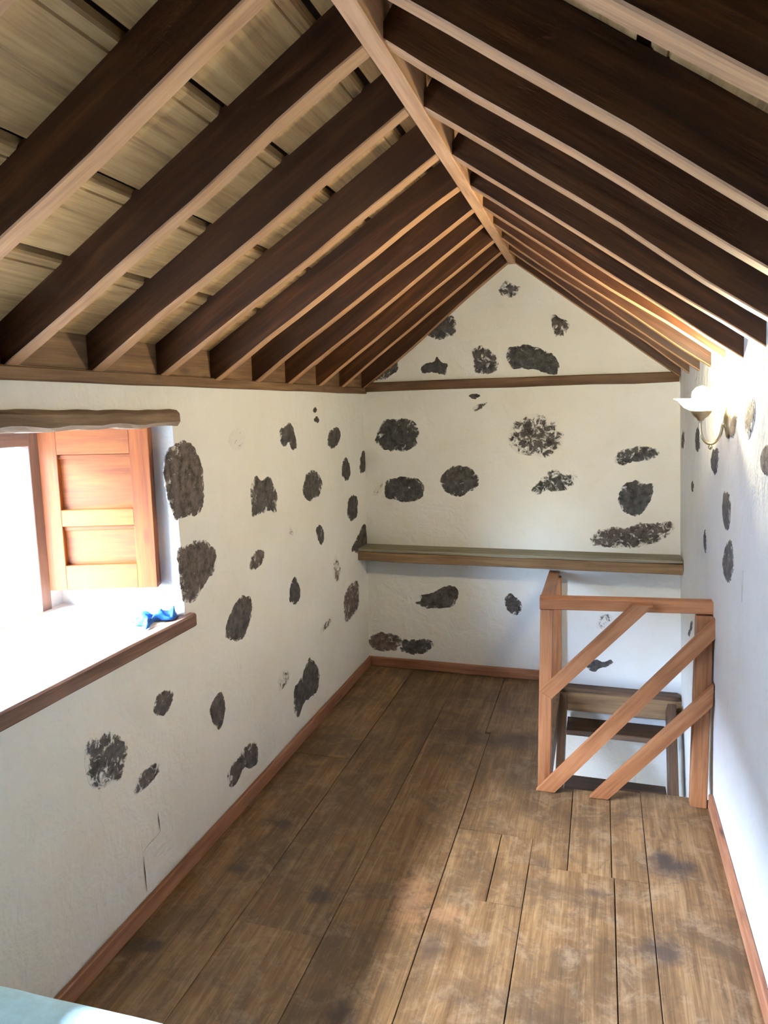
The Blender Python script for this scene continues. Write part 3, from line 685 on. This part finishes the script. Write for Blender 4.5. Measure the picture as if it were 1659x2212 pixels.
# ------------------------------------------------------------------ railing round the stair opening
rl = empty('stair_railing', (1.5, OY, 0)); tag(rl, 'orange pine railing with three diagonal braces around the stair opening', 'railing')
ry0, ry1 = OY - 0.018, OY + 0.036
beam('post', (1.208, (ry0 + ry1) / 2, 0.001), (1.208, (ry0 + ry1) / 2, 0.802), 0.054, 0.054, M['rail'], rl, (0, 1, 0), 5, .001)
beam('post', (1.828, (ry0 + ry1) / 2 + .012, 0.001), (1.820, (ry0 + ry1) / 2 + .012, 0.812), 0.064, 0.054, M['rail'], rl, (0, 1, 0), 5, .001)
beam('top_rail', (1.178, OY + 0.005, 0.828), (1.868, OY + 0.030, 0.843), 0.062, 0.048, M['rail'], rl, seg=5, wob=.0015)
beam('side_rail', (1.206, OY + 0.038, 0.826), (1.163, D - 0.004, 0.660), 0.055, 0.046, M['rail'], rl, seg=4, wob=.001)
def brace(pts, yo=0.0, th=0.028):
    """flat diagonal board from its four outline corners (x, z), nailed on the front of the frame"""
    y1 = OY - 0.019 + yo; c0 = ((pts[0][0] + pts[3][0]) / 2, (pts[0][1] + pts[3][1]) / 2); c1 = ((pts[1][0] + pts[2][0]) / 2, (pts[1][1] + pts[2][1]) / 2)
    MW = frame_of((c0[0], y1 - th / 2, c0[1]), (c1[0], y1 - th / 2 + 0.012, c1[1]), (0, 0, 1)); inv = MW.inverted(); k = 0.0025; vs = []
    cx = sum(p[0] for p in pts) / 4; cz = sum(p[1] for p in pts) / 4
    for (y, s_) in ((y1, 1.0), (y1 - th + k, 1.0), (y1 - th, 0.985)):
        for (x, z) in pts: vs.append(inv @ Vector((cx + (x - cx) * s_, y, cz + (z - cz) * s_)))
    fs = [(0, 1, 2, 3), (11, 10, 9, 8)]
    for r in (0, 4):
        for q in range(4): fs.append((r + q, r + 4 + q, r + 4 + (q + 1) % 4, r + (q + 1) % 4))
    o = raw('brace', vs, fs, M['rail'], rl, MW)
    return o
brace([(1.184, 0.452), (1.545, 0.850), (1.622, 0.850), (1.234, 0.424)])
brace([(1.176, 0.002), (1.856, 0.822), (1.856, 0.738), (1.252, 0.002)])
brace([(1.398, 0.002), (1.858, 0.545), (1.858, 0.458), (1.470, 0.002)])
beam('post', (1.190, D - 0.045, 0.001), (1.178, D - 0.045, 0.655), 0.058, 0.052, M['rail'], rl, (0, 1, 0), 4, .001)

# ------------------------------------------------------------------ staircase going down towards the viewer
stc = empty('staircase', (1.52, 3.2, ZL)); tag(stc, 'steep open-tread wooden staircase descending through the floor opening', 'staircase')
for x in (OX + 0.020, 1.822):
    beam('stringer', (x, 4.115, -0.030), (x, 4.115 - 0.212 / 0.26 * (-ZL - 0.06), ZL + 0.03), 0.044, 0.15, M['stair'], stc, (0, 0, 1), 6, .002, z0=-0.115)
for i in range(8):
    z = -0.205 - 0.26 * i; yb = 4.235 - 0.212 * i
    if z < ZL + 0.1: break
    boxm('tread', (OX + 0.043, yb - 0.185, z - 0.034), (1.799, yb, z), M['stair'], stc, 0.004)

# ------------------------------------------------------------------ wall lamp
LY0, LZ = 2.66, 1.60
lx = wall_right_x(1.6)
lamp = empty('wall_sconce', (lx, LY0, 1.60)); tag(lamp, 'lit brass wall lamp with a fluted white glass bowl on the right wall', 'wall lamp')
bp = lathe('backplate', [(0.0, 0.016), (0.012, 0.015), (0.024, 0.010), (0.036, 0.006), (0.040, 0.0)], 20, M['brass'], lamp)
bp.matrix_world = Matrix.Translation((lx - 0.001, LY0, 1.585)) @ Matrix.Rotation(-math.pi / 2, 4, 'Y') @ Matrix.Scale(1.5, 4, (1, 0, 0))
cxl = lx - 0.088
tube('arm', [(lx - 0.006, LY0, 1.590)] + [((lx - 0.020 + cxl) / 2 + (lx - 0.020 - cxl) / 2 * math.cos(a), LY0, 1.570 - 0.062 * math.sin(a)) for a in [math.pi * k / 14 for k in range(15)]] + [(cxl, LY0, 1.600)], 0.0045, M['brass'], lamp)
lathe('cup', [(0.003, -0.012), (0.010, -0.010), (0.013, -0.004), (0.024, 0.004), (0.032, 0.016), (0.034, 0.022)], 20, M['brass'], lamp, (cxl, LY0, 1.598))
lathe('finial', [(0.0, -0.012), (0.006, -0.008), (0.008, -0.002), (0.004, 0.004), (0.0, 0.006)], 12, M['brass'], lamp, ((lx - 0.02 + cxl) / 2, LY0, 1.500))
lathe('glass_shade', [(0.012, 0.0), (0.036, 0.003), (0.054, 0.012), (0.064, 0.024), (0.074, 0.036), (0.086, 0.042)], 48, M['shade'], lamp, (cxl, LY0, 1.620), 0.035, 8)
lathe('bulb', [(0.0, 0.0), (0.013, 0.002), (0.015, 0.014), (0.026, 0.030), (0.032, 0.046), (0.030, 0.062), (0.019, 0.076), (0.0, 0.082)], 16, M['bulb'], lamp, (cxl, LY0, 1.622))
ll = light('sconce_light', 'POINT', (cxl - 0.01, LY0, 1.728), energy=25.0, color=(1.0, 0.88, 0.58), shadow_soft_size=0.022)

# ------------------------------------------------------------------ bed in the near corner
bed = empty('bed', (0.55, 0.2, 0)); tag(bed, 'pale blue bedspread over a bed end in the near left corner', 'bed')
def mattress():
    nx, ny = 40, 60; x0, x1, y0, y1, zt = 0.06, 0.98, -0.90, 1.108, 0.452; vs, fs = [], []
    R_ = 0.075
    def prof(t, lo, hi):     # t in 0..1 -> coordinate, drop
        e = 0.22
        if t < e: a = (1 - t / e); return lo + R_ * (1 - math.sin(min(a, 1) * math.pi / 2)) , (R_ * (1 - math.cos(a * math.pi / 2)))
        if t > 1 - e: a = (t - 1 + e) / e; return hi - R_ * (1 - math.sin(a * math.pi / 2)), (R_ * (1 - math.cos(a * math.pi / 2)))
        return lo + R_ + (hi - lo - 2 * R_) * (t - e) / (1 - 2 * e), 0.0
    for i in range(nx + 1):
        for j in range(ny + 1):
            x, dx = prof(i / nx, x0, x1); y, dy = prof(j / ny, y0, y1)
            z = zt - max(dx, dy) - 0.25 * min(dx, dy) + 0.006 * noise.noise((x * 6, y * 6, 1)) + 0.010 * noise.noise((x * 2.2, y * 2.2, 7))
            z -= 0.022 * max(0, (0.24 - x) / 0.24) if x < 0.24 else 0
            vs.append((x, y, z))
    for i in range(nx):
        for j in range(ny): fs.append((i*(ny+1)+j, (i+1)*(ny+1)+j, (i+1)*(ny+1)+j+1, i*(ny+1)+j+1))
    rim = [i*(ny+1) for i in range(nx+1)] + [nx*(ny+1)+j for j in range(1, ny+1)] + [i*(ny+1)+ny for i in range(nx-1, -1, -1)] + [j for j in range(ny-1, 0, -1)]
    b = len(vs)
    for r in rim: vs.append((vs[r][0], vs[r][1], 0.16))
    for k in range(len(rim)): k2 = (k + 1) % len(rim); fs.append((rim[k], rim[k2], b + k2, b + k)[::-1])
    return raw('bedspread', vs, fs, M['blue_cloth'], bed, smooth=True)
mattress()
boxm('bed_frame', (0.09, -0.87, 0.10), (0.95, 1.07, 0.30), M['rail'], bed)
for x in (0.12, 0.90):
    for y in (-0.83, 1.03): boxm('leg', (x - 0.03, y - 0.03, 0.0), (x + 0.03, y + 0.03, 0.16), M['rail'], bed)

# ------------------------------------------------------------------ outside the window
vs, fs = [], []
addq(vs, fs, (-14, -12, -2.7), (-TH - .002, -12, -2.7), (-TH - .002, 16, -2.7), (-14, 16, -2.7))
struct(raw('floor_outside', vs, fs, M['earth']), 'pale sunlit ground outside the window')
def PO(y, z, off=0.0): return Vector((-3.2 + bulge(y, z, 0.03, 30) + off, y, z))
vs, fs, _ = grid_wall(PO, lines(-4.0, 9.5, 0.3), lines(-2.7, 2.75, 0.25))
wo = struct(raw('wall_outside', vs, fs, M['plaster_out'], smooth=True), 'bright lime-washed stone wall outside the window')
r2 = random.Random(3)
for j in range(9):
    z = -0.9 + j * 0.28; y = 2.2 + r2.uniform(0, .3)
    while y < 6.5:
        w = r2.uniform(0.28, 0.6); h = r2.uniform(0.18, 0.27)
        poly = [(1000 * (y + w * (0.5 + 0.47 * math.cos(a)) ), 1000 * (z + h * 0.5 * math.sin(a))) for a in [2 * math.pi * k / 7 + r2.uniform(-.2, .2) for k in range(7)]]
        o = stone(PO, poly, 1.0, 0.3, wo, r2, thick=0.035); y += w + r2.uniform(0.02, 0.08)
